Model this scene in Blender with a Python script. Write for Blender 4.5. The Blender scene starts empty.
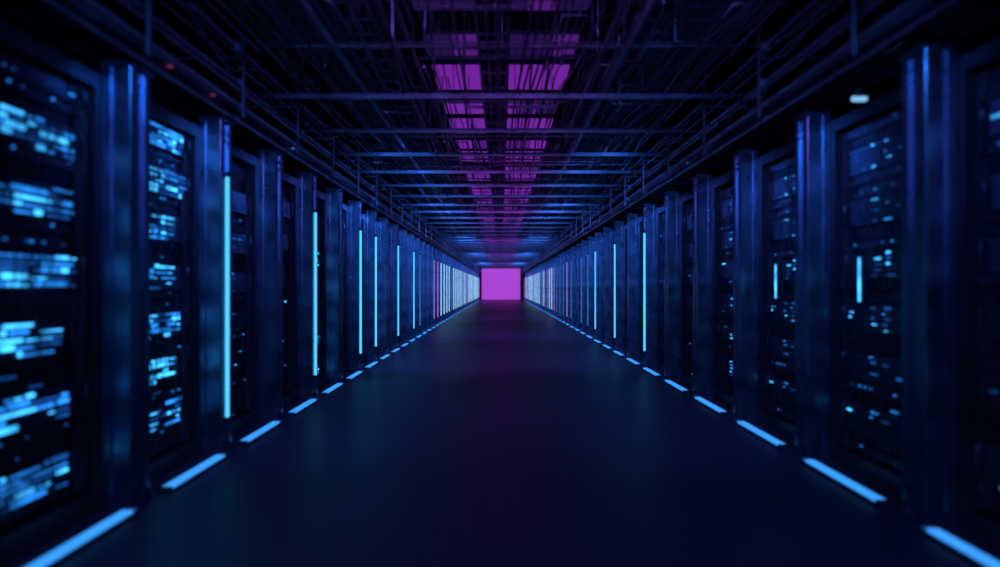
import bpy, math, random
from mathutils import Vector
random.seed(7)
S = bpy.context.scene
COL = S.collection
S.view_settings.view_transform='Standard'

# ------------------------------------------------------------ materials
def metal(name, col, rough=0.4, metallic=0.8, var=0.15, scale=6.0):
    m = bpy.data.materials.new(name); m.use_nodes = True
    nt = m.node_tree; b = nt.nodes['Principled BSDF']
    b.inputs['Metallic'].default_value = metallic
    tc = nt.nodes.new('ShaderNodeTexCoord')
    n = nt.nodes.new('ShaderNodeTexNoise'); n.inputs['Scale'].default_value = scale
    n.inputs['Detail'].default_value = 4
    nt.links.new(tc.outputs['Object'], n.inputs['Vector'])
    mr = nt.nodes.new('ShaderNodeMapRange')
    mr.inputs['To Min'].default_value = max(0.03, rough - var)
    mr.inputs['To Max'].default_value = rough + var
    nt.links.new(n.outputs['Fac'], mr.inputs['Value'])
    nt.links.new(mr.outputs['Result'], b.inputs['Roughness'])
    r = nt.nodes.new('ShaderNodeValToRGB')
    r.color_ramp.elements[0].position = 0.3; r.color_ramp.elements[1].position = 0.7
    r.color_ramp.elements[0].color = (col[0]*.7, col[1]*.7, col[2]*.7, 1)
    r.color_ramp.elements[1].color = (col[0]*1.2, col[1]*1.2, col[2]*1.2, 1)
    nt.links.new(n.outputs['Fac'], r.inputs['Fac'])
    nt.links.new(r.outputs['Color'], b.inputs['Base Color'])
    return m

def emit(name, col, strength, sample=True, vary=0.0):
    m = bpy.data.materials.new(name); m.use_nodes = True
    nt = m.node_tree; b = nt.nodes['Principled BSDF']
    b.inputs['Base Color'].default_value = (0.02, 0.02, 0.03, 1)
    b.inputs['Roughness'].default_value = 0.3
    b.inputs['Emission Color'].default_value = (*col, 1)
    b.inputs['Emission Strength'].default_value = strength
    if vary:
        tc = nt.nodes.new('ShaderNodeTexCoord')
        n = nt.nodes.new('ShaderNodeTexNoise'); n.inputs['Scale'].default_value = 7.0
        nt.links.new(tc.outputs['Object'], n.inputs['Vector'])
        mr = nt.nodes.new('ShaderNodeMapRange')
        mr.inputs['From Min'].default_value=0.35; mr.inputs['From Max'].default_value=0.65
        mr.inputs['To Min'].default_value = strength*(1-vary); mr.inputs['To Max'].default_value = strength*(1+vary)
        nt.links.new(n.outputs['Fac'], mr.inputs['Value'])
        nt.links.new(mr.outputs['Result'], b.inputs['Emission Strength'])
    if not sample:
        try: m.cycles.emission_sampling = 'NONE'
        except Exception: pass
    return m

M_pillar = metal('brushed_dark_steel', (0.17, 0.25, 0.34), 0.30, 0.9)
M_rack = metal('rack_black_steel', (0.035, 0.04, 0.055), 0.4, 0.5)
M_server = metal('server_grey', (0.07, 0.08, 0.11), 0.38, 0.7)
M_sled = metal('drive_sled_steel', (0.16, 0.18, 0.24), 0.35, 0.85)
M_pipe = metal('pipe_steel', (0.20, 0.15, 0.21), 0.32, 0.9)
M_duct = metal('duct_galvanised', (0.20, 0.22, 0.28), 0.4, 0.85)
M_cable = metal('cable_rubber', (0.02, 0.02, 0.03), 0.5, 0.0)
M_wall = metal('wall_dark_paint', (0.015, 0.018, 0.03), 0.6, 0.0)
M_ceil = metal('ceiling_dark_paint', (0.012, 0.010, 0.02), 0.6, 0.0)
E_strip = emit('floor_strip_glow', (0.035, 0.28, 0.85), 1.3)
E_bar = emit('light_bar_cyan', (0.07, 0.52, 0.98), 1.4)
E_barw = emit('light_bar_white', (0.30, 0.62, 0.95), 1.5)
E_barp = emit('light_bar_pink', (0.34, 0.17, 0.68), 1.0)
E_barb = emit('light_bar_dim', (0.05, 0.22, 0.6), 0.6)
E_led1 = emit('led_cyan_bright', (0.04, 0.42, 0.95), 2.0, False, .7)
E_led2 = emit('led_blue', (0.015, 0.22, 0.80), 1.3, False, .7)
E_led3 = emit('led_blue_dim', (0.01, 0.10, 0.45), 0.7, False, .7)
E_red = emit('led_magenta', (0.25, 0.02, 0.12), 0.5, False)
E_white = emit('lamp_pale_blue', (0.25, 0.6, 1.0), 0.9, False)
E_screen = emit('screen_magenta', (0.40, 0.045, 0.62), 1.0)
E_pan1 = emit('ceiling_panel_purple', (0.125, 0.012, 0.26), 1.25)
E_pan2 = emit('ceiling_panel_purple_dim', (0.075, 0.010, 0.18), 0.9)
E_pan3 = emit('ceiling_panel_off', (0.03, 0.008, 0.11), 0.5)

# ------------------------------------------------------------ mesh builder
class MB:
    def __init__(self): self.v=[]; self.f=[]; self.mi=[]; self.mats=[]; self.sm=[]
    def mat(self, m):
        if m not in self.mats: self.mats.append(m)
        return self.mats.index(m)
    def box(self, x0,x1,y0,y1,z0,z1, m):
        i=self.mat(m); b=len(self.v)
        if x0>x1:x0,x1=x1,x0
        if y0>y1:y0,y1=y1,y0
        self.v += [(x0,y0,z0),(x1,y0,z0),(x1,y1,z0),(x0,y1,z0),(x0,y0,z1),(x1,y0,z1),(x1,y1,z1),(x0,y1,z1)]
        for q in ((0,3,2,1),(4,5,6,7),(0,1,5,4),(1,2,6,5),(2,3,7,6),(3,0,4,7)):
            self.f.append(tuple(b+k for k in q)); self.mi.append(i); self.sm.append(False)
    def tube(self, pts, r, m, n=8, caps=True):
        i=self.mat(m); base=len(self.v); P=[Vector(p) for p in pts]
        for k,p in enumerate(P):
            d=(P[min(k+1,len(P)-1)]-P[max(k-1,0)]).normalized()
            up=Vector((0,0,1)) if abs(d.z)<0.9 else Vector((1,0,0))
            a=d.cross(up).normalized(); c=a.cross(d).normalized()
            for j in range(n):
                t=2*math.pi*j/n
                self.v.append(tuple(p+a*(r*math.cos(t))+c*(r*math.sin(t))))
        for k in range(len(P)-1):
            for j in range(n):
                j2=(j+1)%n
                self.f.append((base+k*n+j,base+k*n+j2,base+(k+1)*n+j2,base+(k+1)*n+j)); self.mi.append(i); self.sm.append(True)
        if caps:
            self.f.append(tuple(base+j for j in range(n))); self.mi.append(i); self.sm.append(False)
            e=base+(len(P)-1)*n
            self.f.append(tuple(e+j for j in reversed(range(n)))); self.mi.append(i); self.sm.append(False)
    def prism(self, poly, z0, z1, m):
        i=self.mat(m); b=len(self.v); n=len(poly)
        self.v += [(x,y,z0) for x,y in poly]+[(x,y,z1) for x,y in poly]
        for j in range(n):
            j2=(j+1)%n
            self.f.append((b+j,b+j2,b+n+j2,b+n+j)); self.mi.append(i); self.sm.append(False)
        self.f.append(tuple(b+j for j in reversed(range(n)))); self.mi.append(i); self.sm.append(False)
        self.f.append(tuple(b+n+j for j in range(n))); self.mi.append(i); self.sm.append(False)
    def mesh(self, name):
        me=bpy.data.meshes.new(name); me.from_pydata(self.v,[],self.f)
        for m in self.mats: me.materials.append(m)
        me.polygons.foreach_set('material_index', self.mi)
        me.polygons.foreach_set('use_smooth', self.sm)
        me.update()
        return me
    def obj(self, name, loc=(0,0,0), rot=0.0, parent=None):
        return place(self.mesh(name), name, loc, rot, parent)
def place(me, name, loc=(0,0,0), rot=0.0, parent=None, sy=1.0):
    o=bpy.data.objects.new(name, me); COL.objects.link(o)
    o.location=loc; o.rotation_euler=(0,0,rot); o.scale=(1,sy,1)
    if parent: o.parent=parent
    return o

Y_END=41.5; Y_BACK=-3.3
CEIL=3.0
RT=1.76          # rack top
PT=1.80          # pillar top
HWS={-1:1.50, 1:1.60}; PS={-1:0.78, 1:0.87}; YS={-1:2.50, 1:2.33}
P=0.87

# ------------------------------------------------------------ shell
def floor_mat():
    m = bpy.data.materials.new('floor_polished_dark'); m.use_nodes=True
    nt=m.node_tree; b=nt.nodes['Principled BSDF']
    tc=nt.nodes.new('ShaderNodeTexCoord')
    n=nt.nodes.new('ShaderNodeTexNoise'); n.inputs['Scale'].default_value=1.3; n.inputs['Detail'].default_value=6
    nt.links.new(tc.outputs['Object'], n.inputs['Vector'])
    br=nt.nodes.new('ShaderNodeTexBrick'); br.offset=0
    br.inputs['Scale'].default_value=1.0; br.inputs['Brick Width'].default_value=0.8; br.inputs['Row Height'].default_value=0.87
    br.inputs['Mortar Size'].default_value=0.003
    br.inputs['Color1'].default_value=(0.070,0.050,0.090,1); br.inputs['Color2'].default_value=(0.065,0.046,0.084,1)
    br.inputs['Mortar'].default_value=(0.052,0.037,0.068,1)
    nt.links.new(tc.outputs['Object'], br.inputs['Vector'])
    nt.links.new(br.outputs['Color'], b.inputs['Base Color'])
    mr=nt.nodes.new('ShaderNodeMapRange'); mr.inputs['To Min'].default_value=0.32; mr.inputs['To Max'].default_value=0.50
    nt.links.new(n.outputs['Fac'], mr.inputs['Value']); nt.links.new(mr.outputs['Result'], b.inputs['Roughness'])
    return m
b=MB(); b.box(-2.6,2.6,Y_BACK,Y_END+1,-0.1,0,floor_mat()); b.obj('floor')
b=MB(); b.box(-2.6,2.6,Y_BACK,Y_END+1,CEIL,CEIL+0.1,M_ceil); b.obj('ceiling')
b=MB(); b.box(-2.7,-2.6,Y_BACK,Y_END+1,0,CEIL,M_wall); b.obj('wall_left')
b=MB(); b.box(2.6,2.7,Y_BACK,Y_END+1,0,CEIL,M_wall); b.obj('wall_right')
b=MB(); b.box(-2.7,2.7,Y_END+1,Y_END+1.1,0,CEIL,M_wall); b.obj('wall_end')
b=MB(); b.box(-2.7,2.7,Y_BACK-0.1,Y_BACK,0,CEIL,M_wall); b.obj('wall_back')

# ------------------------------------------------------------ display screen at the end
b=MB()
b.box(-1.33,1.33,Y_END,Y_END+0.06,0.03,2.33,E_screen)
for x in (-1.36,1.33): b.box(x,x+0.03,Y_END-0.02,Y_END+0.08,0.0,2.36,M_rack)
b.box(-1.33,1.33,Y_END-0.02,Y_END+0.08,2.33,2.36,M_rack)
b.box(-1.33,1.33,Y_END-0.02,Y_END+0.08,0.0,0.03,M_rack)
b.obj('display_screen')

# ------------------------------------------------------------ server racks
def make_rack(seed, bright, status=False):
    R=random.Random(seed); b=MB(); w=0.35
    b.box(-0.62,-0.10,-w,w,0.0,RT,M_rack)          # cabinet body
    for s in (-1,1):
        b.box(-0.10,0.0,s*w,s*(w-0.03),0.0,RT,M_rack)
        b.box(-0.075,-0.045,s*(w-0.03),s*(w-0.05),0.08,RT-.06,M_sled)
    b.box(-0.10,0.0,-w+0.03,w-0.03,RT-.06,RT,M_rack)
    b.box(-0.10,0.0,-w+0.03,w-0.03,0.0,0.08,M_rack)
    for k in range(9): b.box(-0.55,-0.15,-0.30+k*0.07,-0.27+k*0.07,RT,RT+0.012,M_sled)
    z=0.095; iw=w-0.055; idx=R.randint(0,2)
    while z<RT-0.12:
        U = 0.134 if idx%3==0 else R.choice([0.044,0.056,0.067])
        lit = idx%3==0
        idx+=1
        if z+U>RT-0.07: U=RT-0.07-z
        z1=z+U-0.006
        fx=-0.055+R.uniform(-0.01,0.02)
        b.box(-0.10,fx,-iw,iw,z,z1,M_server if R.random()<.6 else M_rack)
        for s in (-1,1):
            b.tube([(fx,s*(iw-0.012),z+0.008),(fx+0.022,s*(iw-0.012),z+0.014),(fx+0.022,s*(iw-0.012),z1-0.014),(fx,s*(iw-0.012),z1-0.008)],0.004,M_sled,6)
        if lit and U>0.1:
            rows=5; rh=(z1-z)/rows; cols=6; cw=(2*iw-0.06)/cols
            lo=-iw+R.uniform(.03,.12); hi=iw-R.uniform(.02,.14)   # lit part of this chassis
            for r in range(rows):
                zz=z+r*rh
                for c in range(cols):
                    y0=-iw+0.03+c*cw
                    b.box(fx,fx+0.010,y0+0.003,y0+cw-0.003,zz+0.002,zz+rh-0.003,M_sled)
                if bright:
                    y0=lo+R.uniform(0,0.08)
                    while y0<hi-0.03:
                        L=R.choice([R.uniform(0.015,0.05),R.uniform(0.06,0.20)]); y1=min(hi,y0+L)
                        if R.random()<0.84:
                            h=R.choice([0.007,0.012,0.018])
                            b.box(fx+0.010,fx+0.0135,y0,y1,zz+rh*.2,zz+rh*.2+h,R.choice([E_led1,E_led1,E_led2,E_led2,E_led3]))
                        y0=y1+R.uniform(0.006,0.025)
                else:
                    for c in range(cols):
                        if R.random()<(0.50 if c in (2,3) else 0.07):
                            y0=-iw+0.03+c*cw; L=R.uniform(.012,.06); o=R.uniform(0,.02)
                            b.box(fx+0.010,fx+0.0135,y0+o,y0+o+L,zz+rh*.35,zz+rh*.35+R.choice([.005,.010]),R.choice([E_led1,E_led2,E_led3,E_led3]))
        elif R.random()<0.5:
            n=R.randint(10,16)
            for c in range(n):
                y0=-iw+0.04+c*(2*iw-0.08)/n
                b.box(fx,fx+0.006,y0,y0+0.014,z+0.008,z1-0.008,M_rack)
            if R.random()<.3:
                a=R.uniform(-.25,.15); b.box(fx+0.006,fx+0.010,a,a+R.uniform(.02,.10),z+0.003,z+0.009,R.choice([E_led2,E_led3]))
        else:
            n=R.choice([12,16,24])
            for c in range(n):
                y0=-iw+0.04+c*(2*iw-0.08)/n
                b.box(fx,fx+0.008,y0,y0+0.010,z+0.008,z+0.026,M_sled)
                if R.random()<(0.22 if bright else .12):
                    b.box(fx+0.002,fx+0.006,y0,y0+0.010,z+0.028,z+0.035,R.choice([E_led2,E_led2,E_led3]))
                if R.random()<0.25:
                    yy=y0+0.006; dz=R.uniform(0.08,0.3); zb=max(0.1,z-dz); s=R.choice([-1,1])
                    b.tube([(fx+0.008,yy,z+0.017),(fx+0.04,yy,z+0.01),(fx+0.05,yy+s*0.02,(z+zb)/2),(fx+0.03,yy+s*0.05,zb)],0.003,M_cable,5)
        z+=U
    for k in range(5):
        y=w-0.06-0.012*k
        pts=[(-0.03+0.01*math.sin(t*1.7+k),y+0.008*math.sin(t*2.3+k*2),0.1+t*0.16) for t in range(11)]
        b.tube(pts,0.005,M_cable,5)
    if status:   # vertical status lamp on the door frame
        b.box(-0.03,0.012,-0.10,-0.076,0.80,1.07,M_rack); b.box(0.012,0.018,-0.093,-0.083,0.83,1.04,E_led1)
    return b.mesh('server_rack')
bright=[make_rack(10+i,True) for i in range(5)]
dim=[make_rack(40+i,False) for i in range(5)]
dims=make_rack(52,False,True)

def pillar_mesh(bar=None):
    b=MB()
    poly=[(-0.12,-0.07),(-0.085,-0.07),(-0.085,-0.058),(-0.04,-0.058),(-0.04,-0.07),(-0.004,-0.07),(0,-0.066),
          (0,-0.03),(-0.012,-0.03),(-0.012,0.03),(0,0.03),(0,0.066),(-0.004,0.07),(-0.04,0.07),(-0.04,0.058),(-0.085,0.058),(-0.085,0.07),(-0.12,0.07)]
    b.prism(poly,0.012,PT,M_pillar)
    b.box(-0.115,0.015,-0.070,0.070,0.0,0.012,M_pillar)
    b.box(-0.115,0.012,-0.070,0.070,PT,PT+0.015,M_pillar)
    for z in (0.06,0.10,PT-.1,PT-.06):
        b.tube([(-0.012,0,z),(-0.002,0,z)],0.009,M_sled,6)
    if bar:
        r=.011 if bar is E_bar else .012
        b.tube([(0.004,0,0.19),(0.004,0,1.50)],r,bar,8)
        for z in (0.165,1.50): b.tube([(0.004,0,z),(0.004,0,z+0.025)],r+.003,M_rack,8)
    return b.mesh('support_pillar')
PM={k:pillar_mesh(v) for k,v in dict(none=None,c=E_bar,w=E_barw,p=E_barp,b=E_barb).items()}

def strip_mesh():
    b=MB()
    b.box(-0.032,0.032,-0.29,0.29,0.0,0.012,M_rack)
    b.box(-0.022,0.022,-0.28,0.28,0.012,0.022,E_strip)
    for s in (-1,1): b.box(-0.032,0.032,s*0.29,s*0.30,0.0,0.026,M_sled)
    return b.mesh('floor_light_strip')
SM=strip_mesh()

for side in (-1,1):
    y0=YS[side]; PP=PS[side]; HW=HWS[side]; RX=HW+.12; sy=(PP-.15)/.70
    rot = 0.0 if side<0 else math.pi
    R=random.Random(5 if side<0 else 6)
    kmax=int((Y_END-0.5-y0)/PP)
    for k in range(-5,kmax+1):
        y=y0+k*PP
        cyan = k in ((1,3,5,6,8,10) if side<0 else (5,7,9))
        if k<=3 and not cyan: key='none'
        elif cyan: key='c'
        elif y<8: key='none'
        elif y<13: key=R.choice(['none','b','p','none','b'])
        elif y<18: key=R.choice(['p','w','b','p'])
        elif y<25: key=R.choice(['w','p','w','b'])
        else: key=R.choice(['w','w','w','p'])
        place(PM[key],'support_pillar',(side*HW,y,0),rot)
        yc=y-PP/2
        if side<0: me=bright[(k+5)%5] if k<2 or R.random()<.4 else R.choice(dim)
        else: me=dims if k in (1,2) else R.choice(dim)
        place(me,'server_rack',(side*RX,yc,0),rot,None,sy)
        place(SM,'floor_light_strip',(side*(HW-0.03),yc,0),rot,None,sy)

# ------------------------------------------------------------ overhead services (one assembly)
OH=bpy.data.objects.new('overhead_pipework',None); COL.objects.link(OH)
Y0=-2.3; Y1=40.8
for side in (-1,1):
    b=MB()
    for x,z in ((1.50,1.86),(2.0,1.86)):
        b.box(side*x,side*(x+0.02),Y0,Y1,z,z+0.08,M_pipe)
    y=Y0
    while y<Y1:
        b.box(side*1.52,side*2.0,y,y+0.03,1.87,1.885,M_pipe); y+=0.29
    R=random.Random(3+side)
    for k in range(9):
        x=1.56+k*0.048; ph=R.random()*6
        pts=[(side*(x+0.012*math.sin(t*.9+ph)),Y0+t*1.5,1.905+0.008*math.sin(t*1.3+ph)) for t in range(int((Y1-Y0)/1.5)+1)]
        b.tube(pts,R.choice([0.012,0.016,0.02]),M_cable if R.random()<.6 else M_pipe,6)
    b.obj('cable_tray',parent=OH)
    b=MB()
    for x,z,r in ((1.47,1.83,0.012),(1.44,1.90,0.016),(1.42,1.97,0.010),(1.46,2.03,0.018),(1.53,2.07,0.012),(1.44,2.11,0.008),(1.47,2.24,0.024),(1.62,2.34,0.04),(1.40,2.33,0.014),(1.35,2.27,0.009),(1.43,2.42,.012),(1.5,2.52,.03),(1.42,2.62,.01)):
        b.tube([(side*x,Y0,z),(side*x,Y1,z)],r,M_pipe,10)
        y=Y0+0.4
        while y<Y1:
            b.tube([(side*x,y,z),(side*x,y+0.05,z)],r*1.35,M_duct,10); y+=P*2
    y=Y0+0.3
    while y<Y1:
        b.box(side*1.38,side*2.02,y,y+0.025,2.125,2.135,M_pipe)
        b.box(side*1.38,side*1.39,y,y+0.02,1.81,CEIL,M_pipe)
        b.box(side*2.02,side*2.03,y,y+0.02,1.86,CEIL,M_pipe)
        y+=P
    b.obj('pipe_run',parent=OH)
    # looping cables drooping from the side trays
    b=MB()
    for k in range(40):
        y=1.8+k*.45+R.uniform(-.1,.1); x=side*R.uniform(1.36,1.46); z=R.uniform(1.95,2.2); L=R.uniform(.3,.9); d=R.uniform(.04,.14)
        b.tube([(x,y+L*t/8,z-d*math.sin(math.pi*t/8)) for t in range(9)],R.choice([.004,.006,.008]),M_cable if k%3 else M_pipe,6)
    b.obj('draped_cables',parent=OH)

b=MB()
y=3.97
while y<Y1:
    b.box(-1.72,1.72,y-0.016,y+0.016,2.145,2.150,M_pipe)
    b.box(-1.72,1.72,y-0.003,y+0.003,2.150,2.172,M_pipe)
    b.box(-1.72,1.72,y-0.016,y+0.016,2.172,2.177,M_pipe)
    for x in (-1.7,-0.6,0.6,1.7):
        b.tube([(x,y,2.175),(x,y,CEIL)],0.006,M_pipe,6)
    y+=P
b.obj('crossbeams',parent=OH)

b=MB()
for x in (-0.13,-0.08,-0.02,0.03):
    b.box(x,x+0.012,Y0,Y1,2.21,2.25,M_pipe)
y=Y0
while y<Y1:
    b.box(-0.13,0.042,y,y+0.02,2.25,2.262,M_pipe); y+=0.29
b.obj('busbar_track',parent=OH)
for x0 in (-0.92,0.66):
    b=MB(); zz=2.36
    b.box(x0,x0+0.012,Y0,Y1,zz,zz+.05,M_pipe); b.box(x0+0.22,x0+0.232,Y0,Y1,zz,zz+.05,M_pipe)
    y=Y0
    while y<Y1:
        b.box(x0+0.012,x0+0.22,y,y+0.015,zz+.01,zz+.02,M_pipe); y+=0.2
    for k in range(3): b.tube([(x0+0.04+0.06*k,Y0,zz+.035),(x0+0.04+0.06*k,Y1,zz+.035)],0.012,M_cable,6)
    b.obj('cable_ladder',parent=OH)
for s in (-1,1):
    b=MB()
    b.box(s*1.0,s*1.32,Y0,Y1,2.50,2.74,M_duct)
    y=Y0+0.5
    while y<Y1:
        b.box(s*0.985,s*1.335,y,y+0.03,2.485,2.755,M_pipe); y+=1.3
    b.obj('air_duct',parent=OH)
b=MB(); R=random.Random(21)
for k in range(140):
    x=R.uniform(-1.32,1.32); z=R.choice([R.uniform(2.20,2.34),R.uniform(2.30,2.40),R.uniform(2.43,2.47),R.uniform(2.78,2.9)])
    r=R.choice([0.004,0.006,0.006,0.009,0.013,0.02])
    if abs(x)<.55:
        if abs(x)<.5 and k%3: x=math.copysign(R.uniform(.56,1.3),x)
        r=min(r,.006)
    ya=R.uniform(Y0,14); L=R.uniform(3,24); yb=min(Y1,ya+L)
    pts=[(x,ya,CEIL-.02),(x,ya,z+.03),(x,ya+.03,z),(x,yb-.03,z),(x,yb,z+.03),(x,yb,CEIL-0.02)]
    b.tube(pts,r,M_pipe if k%4 else M_duct,8)
b.obj('ceiling_pipes',parent=OH)
b=MB()
for k in range(320):
    x=R.choice([-1,1])*R.uniform(.52,1.4); y=2.4+R.random()**1.6*26; z=R.uniform(2.2,2.45); dx=R.uniform(-.5,.5); L=R.uniform(.1,.8)
    x2=max(-1.4,min(1.4,x+dx)); r=R.choice([.004,.006,.01])
    b.tube([(x,y,CEIL-.02),(x,y,z),(x2,y+.01,z),(x2,y+L,z+.01),(x2,y+L+.01,CEIL-.02)],r,M_pipe if k%3 else M_duct,6)
b.obj('branch_pipes',parent=OH)
b=MB()
for k in range(80):
    x=R.uniform(-1.35,1.35); z=R.uniform(2.23,2.45); pts=[]; ph=R.uniform(0,3)
    ya=R.uniform(0.5,5); w2=R.uniform(.03,.14)
    for t in range(90):
        yy=ya+t*0.3
        pts.append((x+w2*math.sin(yy*.6+ph),yy,z-0.07*abs(math.sin(yy*math.pi/P/2+ph))))
    b.tube(pts,R.choice([.003,.005,.008]),M_cable if k%2 else M_pipe,5)
b.obj('hanging_cables',parent=OH)
b=MB()
y=2.5
while y<Y1:
    low=R.random()<.6
    z=R.uniform(2.2,2.44) if low else R.uniform(2.56,2.85); lim=1.5 if low else 0.95
    xa=R.uniform(-lim,0.1); xb=R.uniform(max(xa+0.4,0.1),lim)
    if R.random()<.4: xa,xb=-lim,lim
    h=R.choice([0.008,0.012,0.022])
    b.box(xa,xb,y,y+0.014,z,z+h,M_pipe)
    for x in (xa+0.02,xb-0.03): b.box(x,x+0.008,y+0.003,y+0.011,z+h,CEIL,M_pipe)
    y+=R.uniform(0.08,0.22)
b.obj('ceiling_struts',parent=OH)
for k in range(16):
    b=MB(); w=R.uniform(.05,.10)
    b.box(-w,w,-.08,.08,0,.10,M_duct); b.box(-w*.8,w*.8,-.086,-.08,.02,.08,M_rack)
    if R.random()<.5: b.box(w*.3,w*.5,-.092,-.086,.04,.055,E_red if R.random()<.3 else E_led2)
    b.tube([(0,0,.10),(0,0,3.0-2.66)],.008,M_pipe,6)
    b.obj('junction_box',(R.choice([-1,1])*R.uniform(.66,.88),3.5+k*1.7,2.66),parent=OH)
b=MB()
for (s,y,m) in ((-1,2.7,E_red),(-1,3.1,E_red),(-1,4.3,E_led3),(1,4.8,E_led3)):
    b.box(s*1.484,s*1.50,y,y+.016,1.89,1.90,m)
b.obj('indicator_lamps',parent=OH)
b=MB(); b.tube([(-.03,0,.0),(.03,0,.0)],.012,E_white,10); b.tube([(0,0,.01),(0,0,.05)],.010,M_rack,10); b.obj('tray_lamp',(1.60,2.68,1.74),parent=OH)

# purple ceiling light panels, hung as a raft down the centre
b=MB(); y=2.98; R=random.Random(9); n=0; PZ=2.50
while y<Y1:
    L=0.49 if n%2==0 else 0.30
    for xa,xb in ((-0.50,-0.33),(-0.32,-0.15),(0.06,0.14),(0.15,0.32),(0.33,0.50)):
        r=R.random()
        if n<2: mm=E_pan3 if r<.6 else E_pan2
        elif n%2==0: mm=E_pan1 if r<.85 else E_pan2
        else: mm=E_pan1 if r<.3 else (E_pan2 if r<.8 else E_pan3)
        b.box(xa,xb,y,y+L,PZ,PZ+.02,mm)
        b.box(xa-0.004,xb+0.004,y-0.01,y+L+0.01,PZ+.02,PZ+.04,M_rack)
    for x in (-.4,.4): b.tube([(x,y+L/2,PZ+.04),(x,y+L/2,CEIL)],.005,M_pipe,6)
    y+=P if n%2==0 else P*.6
    n+=1
b.obj('ceiling_light_panels',parent=OH)

# ------------------------------------------------------------ added fill lights, no fixtures
def area(name, loc, target, sx, sy, col, power, spread=180):
    l=bpy.data.lights.new(name,'AREA'); l.shape='RECTANGLE'; l.size=sx; l.size_y=sy; l.color=col; l.energy=power
    l.spread=math.radians(spread)
    o=bpy.data.objects.new(name,l); COL.objects.link(o); o.location=loc
    d=Vector(target)-Vector(loc); o.rotation_euler=d.to_track_quat('-Z','Y').to_euler()
    return o
BL=(0.028,0.23,1.0)
for k,(y,e) in enumerate(((-1.2,16),(1.8,5),(5.27,12),(8.75,11),(14.8,9),(21.8,9),(30.5,9))):
    for s in (-1,1):
        area('blue_fill',(s*0.9,y,2.05),(s*2.0,y+3.5,0.6),0.5,0.12,BL,e,180 if y<0 else 90)  # added blue fill for pillars and floor, turned away from the camera
    area('violet_up_fill',(0,y+.5,2.10),(0,y+4.5,3.2),1.2,0.08,(0.30,0.13,1.0) if y<2 else (.5,.06,1.0),12 if y<2 else 3)  # added violet fill to brighten the overhead pipes and ducts
for y in (5.6,9.5,15.5,23):
    area('violet_fill',(0,y,2.05),(0,y+2.5,0),1.0,0.12,(0.25,0.12,1.0),7,90)  # added violet fill aimed down the corridor, not a modelled fixture

w=bpy.data.worlds.new('World'); S.world=w; w.use_nodes=True
w.node_tree.nodes['Background'].inputs[0].default_value=(0.01,0.03,0.1,1)
w.node_tree.nodes['Background'].inputs[1].default_value=0.1

# ------------------------------------------------------------ camera
c=bpy.data.cameras.new('camera'); co=bpy.data.objects.new('camera',c); COL.objects.link(co)
co.location=(0,0,0.9); co.rotation_euler=(math.radians(90),0,0)
c.sensor_width=36; c.lens=21.6; c.shift_y=0.0035; c.shift_x=-0.001; c.clip_start=0.02; c.clip_end=200
c.dof.use_dof=True; c.dof.focus_distance=8.0; c.dof.aperture_fstop=0.7
S.camera=co
